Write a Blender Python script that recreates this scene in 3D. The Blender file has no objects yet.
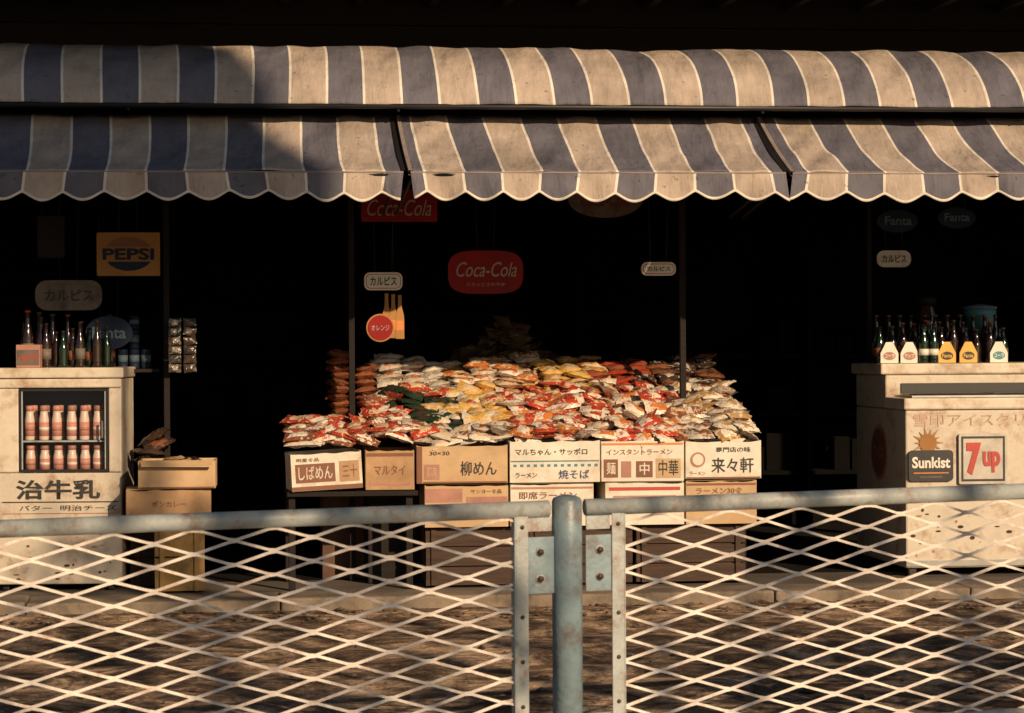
import bpy, math, random
from mathutils import Vector, Matrix, noise, Euler
random.seed(7)
sc = bpy.context.scene
COL = sc.collection

# ------------------------------------------------------------------ materials
def nt(m):
    m.use_nodes = True
    return m.node_tree.nodes, m.node_tree.links
def mat(name, c, rough=0.6, metal=0.0, var=0.25, scale=6.0, bump=0.0, bscale=None, dirt=None, dirt_amt=0.0, dscale=3.0, coat=0.0, stretch=(1,1,1), spec=.5):
    m = bpy.data.materials.new(name); N, L = nt(m)
    b = N['Principled BSDF']
    b.inputs['Roughness'].default_value = rough
    b.inputs['Metallic'].default_value = metal
    b.inputs['Coat Weight'].default_value = coat
    b.inputs['Specular IOR Level'].default_value = spec
    tc = N.new('ShaderNodeTexCoord'); mp = N.new('ShaderNodeMapping')
    mp.inputs['Scale'].default_value = stretch
    L.new(tc.outputs['Object'], mp.inputs['Vector'])
    n = N.new('ShaderNodeTexNoise'); n.inputs['Scale'].default_value = scale; n.inputs['Detail'].default_value = 5
    n.inputs['Roughness'].default_value = 0.65
    L.new(mp.outputs[0], n.inputs['Vector'])
    r = N.new('ShaderNodeMapRange'); r.inputs[1].default_value = 0.3; r.inputs[2].default_value = 0.7
    r.inputs[3].default_value = 1-var; r.inputs[4].default_value = 1+var*0.6
    L.new(n.outputs['Fac'], r.inputs[0])
    mx = N.new('ShaderNodeVectorMath'); mx.operation = 'SCALE'
    mx.inputs[0].default_value = c
    L.new(r.outputs[0], mx.inputs['Scale'])
    out = mx.outputs[0]
    if dirt is not None:
        n2 = N.new('ShaderNodeTexNoise'); n2.inputs['Scale'].default_value = dscale; n2.inputs['Detail'].default_value = 8
        n2.inputs['Roughness'].default_value = 0.7
        L.new(mp.outputs[0], n2.inputs['Vector'])
        r2 = N.new('ShaderNodeMapRange'); r2.inputs[1].default_value = 0.5; r2.inputs[2].default_value = 0.68
        r2.inputs[4].default_value = dirt_amt
        L.new(n2.outputs['Fac'], r2.inputs[0])
        mm = N.new('ShaderNodeMix'); mm.data_type = 'RGBA'
        L.new(r2.outputs[0], mm.inputs['Factor']); L.new(out, mm.inputs[6]); mm.inputs[7].default_value = (*dirt, 1)
        out = mm.outputs[2]
    L.new(out, b.inputs['Base Color'])
    if bump > 0:
        n3 = N.new('ShaderNodeTexNoise'); n3.inputs['Scale'].default_value = bscale or scale*4; n3.inputs['Detail'].default_value = 4
        L.new(mp.outputs[0], n3.inputs['Vector'])
        bp = N.new('ShaderNodeBump'); bp.inputs['Strength'].default_value = bump; bp.inputs['Distance'].default_value = 0.01
        L.new(n3.outputs['Fac'], bp.inputs['Height']); L.new(bp.outputs[0], b.inputs['Normal'])
    return m

M = {}
M['enamel'] = mat('cream_enamel', (.64,.56,.45), .4, var=.14, dirt=(.28,.16,.08), dirt_amt=.75, dscale=5, bump=.15, bscale=8)
M['enamel2'] = mat('worn_enamel', (.58,.51,.41), .45, var=.18, dirt=(.24,.13,.07), dirt_amt=.85, dscale=6, bump=.35, bscale=9)
M['chrome'] = mat('brushed_trim', (.5,.5,.48), .3, 1.0, var=.2)
M['card'] = mat('cardboard', (.42,.26,.14), .85, var=.25, scale=5, bump=.3, bscale=14, dirt=(.22,.12,.06), dirt_amt=.6)
M['card2'] = mat('cardboard_tan', (.54,.37,.21), .85, var=.22, scale=6, bump=.3, bscale=14, dirt=(.28,.16,.08), dirt_amt=.6)
M['cardw'] = mat('cardboard_white', (.70,.64,.54), .75, var=.16, scale=6, bump=.25, bscale=14, dirt=(.42,.29,.17), dirt_amt=.7, dscale=4)
M['cardd'] = mat('cardboard_dark', (.12,.06,.035), .85, var=.3, bump=.2)
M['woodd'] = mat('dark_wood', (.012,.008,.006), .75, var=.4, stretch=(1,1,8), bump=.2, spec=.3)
M['wood'] = mat('crate_wood', (.060,.034,.022), .85, var=.5, scale=4, stretch=(1,4,12), bump=.3)
M['woody'] = mat('yellow_crate', (.36,.21,.06), .7, var=.35, scale=5, dirt=(.08,.04,.02), dirt_amt=.9, dscale=4, bump=.2)
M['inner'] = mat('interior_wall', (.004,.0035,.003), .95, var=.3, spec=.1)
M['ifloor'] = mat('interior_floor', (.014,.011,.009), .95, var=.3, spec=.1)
M['siding'] = mat('dark_siding', (.014,.008,.006), .85, var=.4, stretch=(1,1,6), spec=.2)
M['concrete'] = mat('concrete_step', (.21,.165,.12), .9, var=.4, scale=4, bump=.5, bscale=40, dirt=(.05,.036,.025), dirt_amt=.9)
M['pave'] = mat('paving', (.26,.24,.21), .9, var=.25, scale=3, bump=.4, bscale=60)
M['dirt'] = mat('ground_soil', (.11,.085,.065), .95, var=.4, scale=2)
M['black'] = mat('black_metal', (.010,.009,.009), .5, var=.2)
M['darkglass'] = mat('cola_glass', (.02,.008,.005), .06, var=.1, coat=.6)
M['greenglass'] = mat('green_glass', (.005,.018,.009), .1, var=.1, coat=.4)
M['redc'] = mat('red_print', (.44,.04,.025), .5, var=.2)
M['reds'] = mat('red_sign_enamel', (.26,.010,.009), .6, var=.2, dirt=(.08,.012,.01), dirt_amt=.6, spec=.2)
M['signtext'] = mat('sign_lettering', (.42,.33,.28), .6, var=.25, spec=.2)
M['white'] = mat('white_print', (.72,.67,.58), .5, var=.12)
M['whites'] = mat('white_sign_enamel', (.50,.46,.40), .45, var=.2, dirt=(.25,.16,.1), dirt_amt=.6, dscale=9)
M['ink'] = mat('black_ink', (.025,.024,.022), .6, var=.3)
M['blue'] = mat('blue_print', (.03,.06,.14), .5, var=.1)
M['dimblue'] = mat('shade_dimmed_blue', (.012,.022,.05), .6, var=.2, spec=.2)  # blue darkened to paint in the shade under the awning
M['dimtext'] = mat('shade_dimmed_letters', (.11,.16,.21), .6, var=.3, spec=.2)  # letter tone lowered, awning shade put into the colour
M['dimwhite'] = mat('shaded_grimy_enamel', (.15,.125,.105), .6, var=.3, dirt=(.05,.04,.03), dirt_amt=.8, dscale=8, spec=.2)  # grimy white, its colour also darkened for the awning's shade
M['teal'] = mat('teal_print', (.05,.20,.25), .5, var=.1)
M['yellow'] = mat('yellow_print', (.66,.38,.06), .5, var=.15)
M['ochre'] = mat('ochre_sign', (.38,.19,.06), .6, var=.25, dirt=(.18,.08,.03), dirt_amt=.6, spec=.2)
M['orange'] = mat('orange_print', (.60,.20,.04), .5, var=.15)
M['brown'] = mat('brown_print', (.20,.075,.04), .6, var=.2)
M['pink'] = mat('pink_label', (.58,.25,.19), .5, var=.15)
M['milk'] = mat('milk_white', (.70,.53,.44), .3, var=.05, coat=.3)
M['fadedred'] = mat('faded_red', (.40,.19,.14), .6, var=.3)
M['palered'] = mat('sun_bleached_red', (.47,.29,.22), .6, var=.25, dirt=(.58,.50,.41), dirt_amt=.7, dscale=12)
M['rail'] = mat('rail_paint', (.39,.42,.41), .42, var=.2, scale=9, dirt=(.20,.09,.045), dirt_amt=.75, dscale=11, bump=.2, bscale=60)
M['post'] = mat('post_paint', (.21,.29,.33), .4, var=.22, scale=7, dirt=(.12,.065,.04), dirt_amt=.7, dscale=9, bump=.2, bscale=50)
M['mesh'] = mat('mesh_paint', (.76,.68,.60), .5, var=.22, scale=14, dirt=(.30,.14,.08), dirt_amt=.6, dscale=13)
M['bolt'] = mat('rusty_bolt', (.10,.06,.04), .6, .5, var=.3)
M['bark'] = mat('tree_bark', (.10,.07,.05), .9, var=.4, bump=.6, stretch=(1,1,.3))
M['leaf'] = mat('tree_leaves', (.05,.09,.03), .6, var=.5, scale=2)

def glassmat():
    m = bpy.data.materials.new('window_glass'); N, L = nt(m)
    for n in list(N):
        if n.type == 'BSDF_PRINCIPLED': N.remove(n)
    o = N['Material Output']; t = N.new('ShaderNodeBsdfTransparent'); t.inputs[0].default_value = (.95,.97,.98,1)
    g = N.new('ShaderNodeBsdfGlossy'); g.inputs['Roughness'].default_value = .05
    mx = N.new('ShaderNodeMixShader'); mx.inputs[0].default_value = .06
    L.new(t.outputs[0], mx.inputs[1]); L.new(g.outputs[0], mx.inputs[2]); L.new(mx.outputs[0], o.inputs[0])
    return m
M['glass'] = glassmat()

def awningmat(name, phase, period=.436):
    m = bpy.data.materials.new(name); N, L = nt(m); b = N['Principled BSDF']; b.inputs['Roughness'].default_value = .75
    b.inputs['Specular IOR Level'].default_value = .25
    tc = N.new('ShaderNodeTexCoord'); uv = N.new('ShaderNodeSeparateXYZ'); L.new(tc.outputs['UV'], uv.inputs[0])
    def mth(op, a, bb=None, c=None):
        n = N.new('ShaderNodeMath'); n.operation = op
        for i, v in enumerate((a, bb, c)):
            if v is None: continue
            if isinstance(v, (int, float)): n.inputs[i].default_value = v
            else: L.new(v, n.inputs[i])
        return n.outputs[0]
    f = mth('FRACT', mth('DIVIDE', mth('SUBTRACT', uv.outputs[0], phase), period))
    isblue = mth('LESS_THAN', f, .5)
    f2 = mth('FRACT', mth('MULTIPLY', f, 2))
    line = mth('LESS_THAN', mth('MINIMUM', f2, mth('SUBTRACT', 1, f2)), .034)
    a = N.new('ShaderNodeMix'); a.data_type = 'RGBA'; L.new(isblue, a.inputs['Factor'])
    a.inputs[6].default_value = (.45,.365,.30,1); a.inputs[7].default_value = (.135,.130,.158,1)
    c = N.new('ShaderNodeMix'); c.data_type = 'RGBA'; L.new(line, c.inputs['Factor']); L.new(a.outputs[2], c.inputs[6]); c.inputs[7].default_value = (.74,.68,.60,1)
    n = N.new('ShaderNodeTexNoise'); n.inputs['Scale'].default_value = 2.2; n.inputs['Detail'].default_value = 8; n.inputs['Roughness'].default_value = .7
    L.new(tc.outputs['Object'], n.inputs['Vector'])
    r = N.new('ShaderNodeMapRange'); r.inputs[1].default_value = .35; r.inputs[2].default_value = .7; r.inputs[3].default_value = 1.1; r.inputs[4].default_value = .62
    L.new(n.outputs['Fac'], r.inputs[0])
    n2 = N.new('ShaderNodeTexNoise'); n2.inputs['Scale'].default_value = 26; n2.inputs['Detail'].default_value = 3
    L.new(tc.outputs['Object'], n2.inputs['Vector'])
    r2 = N.new('ShaderNodeMapRange'); r2.inputs[1].default_value = .66; r2.inputs[2].default_value = .74; r2.inputs[3].default_value = 1; r2.inputs[4].default_value = .5
    L.new(n2.outputs['Fac'], r2.inputs[0])
    s = N.new('ShaderNodeVectorMath'); s.operation = 'SCALE'; L.new(c.outputs[2], s.inputs[0]); L.new(mth('MULTIPLY', r.outputs[0], r2.outputs[0]), s.inputs['Scale'])
    L.new(s.outputs[0], b.inputs['Base Color'])
    w = N.new('ShaderNodeTexNoise'); w.inputs['Scale'].default_value = 7; w.inputs['Detail'].default_value = 4
    mp = N.new('ShaderNodeMapping'); mp.inputs['Scale'].default_value = (2.2,.7,.7); mp.inputs['Rotation'].default_value = (0,0,.5); L.new(tc.outputs['Object'], mp.inputs[0]); L.new(mp.outputs[0], w.inputs['Vector'])
    bp = N.new('ShaderNodeBump'); bp.inputs['Strength'].default_value = .7; bp.inputs['Distance'].default_value = .03
    L.new(w.outputs['Fac'], bp.inputs['Height']); L.new(bp.outputs[0], b.inputs['Normal'])
    return m
M['aw_low'] = awningmat('striped_canvas_low', -.724)
M['aw_up'] = awningmat('striped_canvas_up', -.563)
M['trim'] = mat('canvas_trim', (.70,.63,.54), .7, var=.25, scale=12)
M['seam'] = mat('canvas_seam', (.26,.21,.18), .8, var=.3)

def packetmat():
    m = bpy.data.materials.new('printed_film'); N, L = nt(m); b = N['Principled BSDF']
    b.inputs['Roughness'].default_value = .22
    A = N.new('ShaderNodeAttribute'); A.attribute_name = 'col'
    B = N.new('ShaderNodeAttribute'); B.attribute_name = 'col2'
    tc = N.new('ShaderNodeTexCoord'); sp = N.new('ShaderNodeSeparateXYZ'); L.new(tc.outputs['UV'], sp.inputs[0])
    def mth(op, a, bb=None):
        n = N.new('ShaderNodeMath'); n.operation = op
        for i, v in enumerate((a, bb)):
            if v is None: continue
            if isinstance(v, (int, float)): n.inputs[i].default_value = v
            else: L.new(v, n.inputs[i])
        return n.outputs[0]
    n = N.new('ShaderNodeTexNoise'); n.inputs['Scale'].default_value = 9; n.inputs['Detail'].default_value = 1
    L.new(tc.outputs['Object'], n.inputs['Vector'])
    wob = mth('MULTIPLY', mth('SUBTRACT', n.outputs['Fac'], .5), 1.3)
    du = mth('ABSOLUTE', mth('ADD', sp.outputs[0], wob)); dv = mth('ABSOLUTE', sp.outputs[1])
    lab = mth('MULTIPLY', mth('LESS_THAN', du, .45), mth('LESS_THAN', dv, .66))
    v = N.new('ShaderNodeTexNoise'); v.inputs['Scale'].default_value = 42; v.inputs['Detail'].default_value = 2
    L.new(tc.outputs['Object'], v.inputs['Vector'])
    ink = mth('GREATER_THAN', v.outputs['Fac'], .60)
    fac = mth('ABSOLUTE', mth('SUBTRACT', lab, mth('MULTIPLY', ink, .8)))
    mx = N.new('ShaderNodeMix'); mx.data_type = 'RGBA'; L.new(fac, mx.inputs['Factor'])
    L.new(A.outputs['Color'], mx.inputs[6]); L.new(B.outputs['Color'], mx.inputs[7])
    L.new(mx.outputs[2], b.inputs['Base Color'])
    n3 = N.new('ShaderNodeTexNoise'); n3.inputs['Scale'].default_value = 34; n3.inputs['Detail'].default_value = 3
    L.new(tc.outputs['Object'], n3.inputs['Vector'])
    bp = N.new('ShaderNodeBump'); bp.inputs['Strength'].default_value = .85; bp.inputs['Distance'].default_value = .012
    L.new(n3.outputs['Fac'], bp.inputs['Height']); L.new(bp.outputs[0], b.inputs['Normal'])
    return m
M['film'] = packetmat()

def roadmat():
    m = bpy.data.materials.new('worn_dappled_road'); N, L = nt(m); b = N['Principled BSDF']; b.inputs['Roughness'].default_value = .9
    b.inputs['Specular IOR Level'].default_value = .2
    tc = N.new('ShaderNodeTexCoord'); mp = N.new('ShaderNodeMapping'); mp.inputs['Scale'].default_value = (1.0,.75,1)
    L.new(tc.outputs['Object'], mp.inputs[0])
    n = N.new('ShaderNodeTexNoise'); n.inputs['Scale'].default_value = 2.6; n.inputs['Detail'].default_value = 10; n.inputs['Roughness'].default_value = .72
    n.inputs['Distortion'].default_value = 1.0
    L.new(mp.outputs[0], n.inputs['Vector'])
    cr = N.new('ShaderNodeValToRGB'); e = cr.color_ramp.elements
    e[0].position = .40; e[0].color = (.045,.03,.02,1); e[1].position = .60; e[1].color = (.50,.345,.22,1)  # patches also paint dappled sun and shade into the road colour
    k = e.new(.50); k.color = (.19,.125,.08,1)
    L.new(n.outputs['Fac'], cr.inputs[0])
    g = N.new('ShaderNodeTexNoise'); g.inputs['Scale'].default_value = 60; g.inputs['Detail'].default_value = 2
    L.new(tc.outputs['Object'], g.inputs['Vector'])
    r = N.new('ShaderNodeMapRange'); r.inputs[1].default_value = .3; r.inputs[2].default_value = .7; r.inputs[3].default_value = .6; r.inputs[4].default_value = 1.4
    L.new(g.outputs['Fac'], r.inputs[0])
    s = N.new('ShaderNodeVectorMath'); s.operation = 'SCALE'; L.new(cr.outputs[0], s.inputs[0]); L.new(r.outputs[0], s.inputs['Scale'])
    L.new(s.outputs[0], b.inputs['Base Color'])
    bp = N.new('ShaderNodeBump'); bp.inputs['Strength'].default_value = .9; bp.inputs['Distance'].default_value = .05
    n4 = N.new('ShaderNodeTexNoise'); n4.inputs['Scale'].default_value = 7; n4.inputs['Detail'].default_value = 8
    L.new(tc.outputs['Object'], n4.inputs['Vector'])
    L.new(n4.outputs['Fac'], bp.inputs['Height']); L.new(bp.outputs[0], b.inputs['Normal'])
    return m
M['road'] = roadmat()

# ------------------------------------------------------------------ mesh builder
class MB:
    def __init__(s, T=None): s.v=[]; s.f=[]; s.m=[]; s.sm=[]; s.mats=[]; s.T=T
    def mi(s, k):
        if k not in s.mats: s.mats.append(k)
        return s.mats.index(k)
    def add(s, vs, fs, k, smooth=False):
        o = len(s.v); s.v += [Vector(v) for v in vs]; i = s.mi(k)
        for f in fs: s.f.append([a+o for a in f]); s.m.append(i); s.sm.append(smooth)
    def box(s, x0,x1,y0,y1,z0,z1,k, jit=0):
        vs=[(x,y,z) for x in (x0,x1) for y in (y0,y1) for z in (z0,z1)]
        if jit: vs=[(a+random.uniform(-jit,jit),b+random.uniform(-jit,jit),c+random.uniform(-jit,jit)) for a,b,c in vs]
        s.add(vs,[(0,1,3,2),(4,6,7,5),(0,4,5,1),(2,3,7,6),(0,2,6,4),(1,5,7,3)],k)
    def lathe(s, prof, c, k, seg=16, smooth=True):
        vs=[]; fs=[]
        for r,z in prof:
            for i in range(seg):
                a=2*math.pi*i/seg; vs.append((c[0]+r*math.cos(a), c[1]+r*math.sin(a), c[2]+z))
        for j in range(len(prof)-1):
            for i in range(seg):
                a=j*seg+i; b=j*seg+(i+1)%seg; fs.append((a,b,b+seg,a+seg))
        fs.append(tuple(range(seg-1,-1,-1))); fs.append(tuple((len(prof)-1)*seg+i for i in range(seg)))
        s.add(vs,fs,k,smooth)
    def tube(s, p0,p1,r,k,seg=16,r1=None):
        p0=Vector(p0);p1=Vector(p1); d=(p1-p0).normalized()
        u=d.orthogonal().normalized(); w=d.cross(u); vs=[]
        for p,rr in ((p0,r),(p1,r1 if r1 else r)):
            for i in range(seg):
                a=2*math.pi*i/seg; vs.append(p+u*rr*math.cos(a)+w*rr*math.sin(a))
        fs=[(i,(i+1)%seg,seg+(i+1)%seg,seg+i) for i in range(seg)]+[tuple(range(seg-1,-1,-1)),tuple(range(seg,2*seg))]
        s.add(vs,fs,k,True)
    def plate(s, pts, y0, y1, k):
        n=len(pts); vs=[(x,y0,z) for x,z in pts]+[(x,y1,z) for x,z in pts]
        fs=[tuple(range(n)),tuple(range(2*n-1,n-1,-1))]+[(i,i+n,(i+1)%n+n,(i+1)%n) for i in range(n)]
        s.add(vs,fs,k)
    def obj(s, name, parent=None, bevel=0):
        me=bpy.data.meshes.new(name)
        vs=[(s.T@v if s.T else v) for v in s.v]
        me.from_pydata(vs,[],s.f)
        for k in s.mats: me.materials.append(M[k])
        me.polygons.foreach_set('material_index',s.m); me.polygons.foreach_set('use_smooth',s.sm)
        me.update()
        ob=bpy.data.objects.new(name,me); COL.objects.link(ob)
        if bevel:
            b=ob.modifiers.new('bevel','BEVEL'); b.width=bevel; b.segments=2; b.limit_method='ANGLE'
        if parent: par(ob,parent)
        return ob
def par(ob,p):
    ob.parent=p; ob.matrix_parent_inverse=Matrix.Translation(p.location).inverted()
def grp(name, loc):
    e=bpy.data.objects.new(name,None); e.location=loc; e.empty_display_size=.1; COL.objects.link(e); return e
def ellipse(cx,cz,rx,rz,n=40): return [(cx+rx*math.cos(2*math.pi*i/n),cz+rz*math.sin(2*math.pi*i/n)) for i in range(n)]
def rrect(x0,x1,z0,z1,r,n=6):
    out=[]
    for cx,cz,a0 in ((x1-r,z1-r,0),(x0+r,z1-r,90),(x0+r,z0+r,180),(x1-r,z0+r,270)):
        for i in range(n+1):
            a=math.radians(a0+90*i/n); out.append((cx+r*math.cos(a),cz+r*math.sin(a)))
    return out

def text(body, x0,x1,z0,z1,y, k, name='lettering', parent=None, shear=0, bold=0.0, T=None):
    cu=bpy.data.curves.new(name,'FONT'); cu.body=body; cu.shear=shear; cu.offset=bold; cu.resolution_u=3
    o=bpy.data.objects.new(name,cu); COL.objects.link(o)
    bpy.context.view_layer.update()
    me=bpy.data.meshes.new_from_object(o.evaluated_get(bpy.context.evaluated_depsgraph_get()))
    bpy.data.objects.remove(o)
    if len(me.vertices)==0: return None
    xs=[v.co.x for v in me.vertices]; ys=[v.co.y for v in me.vertices]
    a,b,c,d=min(xs),max(xs),min(ys),max(ys)
    for v in me.vertices:
        X=x0+(v.co.x-a)/(b-a+1e-6)*(x1-x0); Z=z0+(v.co.y-c)/(d-c+1e-6)*(z1-z0)
        p=Vector((X,y,Z))
        v.co=T@p if T else p
    me.materials.clear(); me.materials.append(M[k])
    ob=bpy.data.objects.new(name,me); COL.objects.link(ob)
    if parent: par(ob,parent)
    return ob

# ------------------------------------------------------------------ ground / road / step
g=MB(); g.add([(-300,-300,-.004),(300,-300,-.004),(300,300,-.004),(-300,300,-.004)],[(0,1,2,3)],'dirt'); g.obj('ground')
g=MB()
nx,ny=110,70; vs=[];fs=[]
for j in range(ny+1):
    for i in range(nx+1):
        x=-12+30*i/nx; y=-6.7+5.8*j/ny
        vs.append((x,y,.008+.03*(noise.noise(Vector((x*1.3,y*2.3,3)))+.35)*min(1,j/4,(ny-j)/4)))
for j in range(ny):
    for i in range(nx):
        a=j*(nx+1)+i; fs.append((a,a+1,a+nx+2,a+nx+1))
g.add(vs,fs,'road',True); g.obj('road')
g=MB(); g.box(-30,40,-6.85,-6.7,-.05,.125,'concrete'); g.obj('near_kerb',bevel=.01)
g=MB(); g.box(-30,40,-30,-6.853,-.05,.12,'pave'); g.obj('near_pavement')
st=grp('shop_step',(1.5,-.9,0))
g=MB()
x=-12.0
while x<18:
    w=random.uniform(1.1,1.5); g.box(x,x+w-.006,-.95,-.55,-.05,.08+random.uniform(-.008,.008),'concrete',jit=.004); x+=w
g.obj('step_slabs',st,bevel=.014)
g=MB(); g.box(-12,18,-.548,.2,-.05,.078,'dirt'); g.obj('apron',st)
g=MB()
for i in range(800):
    x=random.uniform(-1.6,5.4); y=random.choice([random.uniform(-5.2,-1), random.gauss(-1.3,.2)]); r=random.uniform(.006,.026)*(1.4 if random.random()<.1 else 1)
    if y>-1.0: y=-1.02
    k=random.choice(['concrete','dirt','wood','cardd','dirt']) 
    vs=[(x+r*random.uniform(.6,1.5)*a,y+r*random.uniform(.6,1.5)*b,.014+r*.5*c+.006) for a,b,c in ((1,0,0),(0,1,0),(-1,0,0),(0,-1,0),(0,0,1),(0,0,-1))]
    g.add(vs,[(0,1,4),(1,2,4),(2,3,4),(3,0,4),(1,0,5),(2,1,5),(3,2,5),(0,3,5)],k)
g.obj('gravel_and_litter')

# ------------------------------------------------------------------ trees added out of view on the near pavement to dapple the road
def tree(name, x, y, seed):
    rnd=random.Random(seed); e=grp(name,(x,y,.12)); g=MB()
    p=Vector((x,y,.12)); q=Vector((x+.08,y,2.2)); r=Vector((x,y+.05,4.3))
    g.tube(p,q,.15,'bark',12,.12); g.tube(q,r,.12,'bark',12,.08)
    ends=[]
    for i in range(11):
        a=2*math.pi*i/11+rnd.uniform(-.2,.2); L_=rnd.uniform(1.6,3.3)
        s0=q.lerp(r,rnd.uniform(.4,1)); m=s0+Vector((math.cos(a)*L_*.5,math.sin(a)*L_*.5,rnd.uniform(.5,.9)))
        t=s0+Vector((math.cos(a)*L_,math.sin(a)*L_,rnd.uniform(1.1,2.0)))
        g.tube(s0,m,.05,'bark',8,.035); g.tube(m,t,.035,'bark',8,.012); ends+= [m,t,m.lerp(t,.5)]
        for k in range(3):
            u=t+Vector((rnd.uniform(-.7,.7),rnd.uniform(-.7,.7),rnd.uniform(-.1,.7))); g.tube(m.lerp(t,.6),u,.015,'bark',6,.006); ends.append(u)
    g.obj('trunk_and_limbs',e)
    vs=[];fs=[]
    for c in ends:
        if rnd.random()<.25: continue
        for k in range(rnd.randint(24,44)):
            d=Vector((rnd.gauss(0,.20),rnd.gauss(0,.20),rnd.gauss(0,.13))); P0=c+d
            if P0.z>6.9: P0.z=6.9-rnd.random()*.3
            R=Euler((rnd.uniform(0,6.28),rnd.uniform(0,6.28),rnd.uniform(0,6.28))).to_matrix(); s_=rnd.uniform(.06,.11)
            o=len(vs)
            for a,b in ((-1,0),(0,-.6),(1,0),(0,.6)): vs.append(P0+R@Vector((a*s_,b*s_,0)))
            fs.append((o,o+1,o+2,o+3))
    g=MB(); g.add(vs,fs,'leaf'); g.obj('leaves',e)
tree('dapple_tree',6.3,-17.2,1); tree('dapple_tree.001',12.6,-17.4,2)

# ------------------------------------------------------------------ shop building
sb=grp('shop_building',(1.8,.3,0))
g=MB()
for i in range(16):
    z=2.92+.19*i; g.box(-5,9,.26,.42,z,z+.186,'siding',jit=.003)
g.obj('upper_wall',sb,bevel=.004)
g=MB(); g.box(-5,9,-.62,.25,3.66,3.72,'siding'); g.box(-5,9,-.66,-.625,3.62,3.76,'siding')  # unseen eave added above the view to shade the upper wall
x=-4.9
while x<9: g.box(x,x+.05,-.6,.24,3.60,3.655,'siding'); x+=.45
g.obj('shading_eave',sb)
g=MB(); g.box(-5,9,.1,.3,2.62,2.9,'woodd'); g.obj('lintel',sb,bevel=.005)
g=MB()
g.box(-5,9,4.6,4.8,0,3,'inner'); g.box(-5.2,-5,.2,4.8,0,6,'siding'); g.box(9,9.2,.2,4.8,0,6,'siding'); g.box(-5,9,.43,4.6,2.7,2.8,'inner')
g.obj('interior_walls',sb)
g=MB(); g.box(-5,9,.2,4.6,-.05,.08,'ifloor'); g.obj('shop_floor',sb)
g=MB()
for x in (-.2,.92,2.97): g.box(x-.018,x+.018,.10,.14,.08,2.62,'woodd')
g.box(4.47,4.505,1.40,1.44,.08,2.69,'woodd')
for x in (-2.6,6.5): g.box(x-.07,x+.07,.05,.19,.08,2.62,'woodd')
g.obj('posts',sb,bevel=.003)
g=MB()
for x0 in (-4.5,-.2,3.5,6.2): g.box(x0,x0+1.6,.18,.25,4.1,5.1,'black')
g.obj('upper_windows',sb)
g=MB(); g.add([(-5.5,-.5,6.0),(9.5,-.5,6.0),(9.5,3,7.6),(-5.5,3,7.6),(-5.5,-.5,5.9),(9.5,-.5,5.9),(9.5,3,7.5),(-5.5,3,7.5)],[(0,1,2,3),(7,6,5,4),(0,4,5,1),(1,5,6,2),(2,6,7,3),(3,7,4,0)],'siding'); g.obj('roof',sb)
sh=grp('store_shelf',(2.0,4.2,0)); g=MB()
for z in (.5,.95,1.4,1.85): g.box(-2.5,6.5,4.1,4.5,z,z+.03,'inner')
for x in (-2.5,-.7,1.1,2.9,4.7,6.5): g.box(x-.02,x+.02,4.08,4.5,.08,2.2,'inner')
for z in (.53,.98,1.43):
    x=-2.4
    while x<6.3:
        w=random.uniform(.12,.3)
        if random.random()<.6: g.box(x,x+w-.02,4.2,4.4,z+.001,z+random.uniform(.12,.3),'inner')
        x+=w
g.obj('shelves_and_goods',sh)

# ------------------------------------------------------------------ awnings
def sheet(name, mk, x0,x1, prof, parent, amp=.010, seed=0, ribs=None):
    nx=int((x1-x0)/.022); ny=len(prof)-1
    vs=[];fs=[];uv=[]
    for j,(y,z) in enumerate(prof):
        t=j/ny
        for i in range(nx+1):
            x=x0+(x1-x0)*i/nx; e=(x-x0)/(x1-x0)
            d=amp*1.6*noise.noise(Vector((x*1.3+seed,t*1.2,seed)))+amp*1.2*noise.noise(Vector((x*6+t*2.2+seed,t*1.1,seed+4)))
            if ribs:
                for ed in (x0,x1):
                    dx=abs(x-ed); d+=.010*math.exp(-dx*2.6)*min(1,dx*9)*math.sin((dx*1.0+t*.55)*30)
                d*=min(1,.25+6*min(x-x0,x1-x))
            d*=math.sin(math.pi*min(1,max(0,t*.92+.04)))**.5
            sag=-.02*math.sin(math.pi*t)*(math.sin(math.pi*e)**.5 if ribs else 1)
            xx=x+.012*math.sin(t*3+x*2.1+seed)*(min(1,5*min(x-x0,x1-x)) if ribs else 1)
            vs.append((xx,y-d*.5,z+d+sag)); uv.append((x,t))
    for j in range(ny):
        for i in range(nx):
            a=j*(nx+1)+i; fs.append((a,a+1,a+nx+2,a+nx+1))
    me=bpy.data.meshes.new(name); me.from_pydata(vs,[],fs); me.materials.append(M[mk])
    ul=me.uv_layers.new(name='UVMap')
    for l in me.loops: ul.data[l.index].uv=uv[l.vertex_index]
    me.polygons.foreach_set('use_smooth',[True]*len(fs)); me.update()
    ob=bpy.data.objects.new(name,me); COL.objects.link(ob)
    so=ob.modifiers.new('thick','SOLIDIFY'); so.thickness=.003
    par(ob,parent); return ob
P=.218
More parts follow.
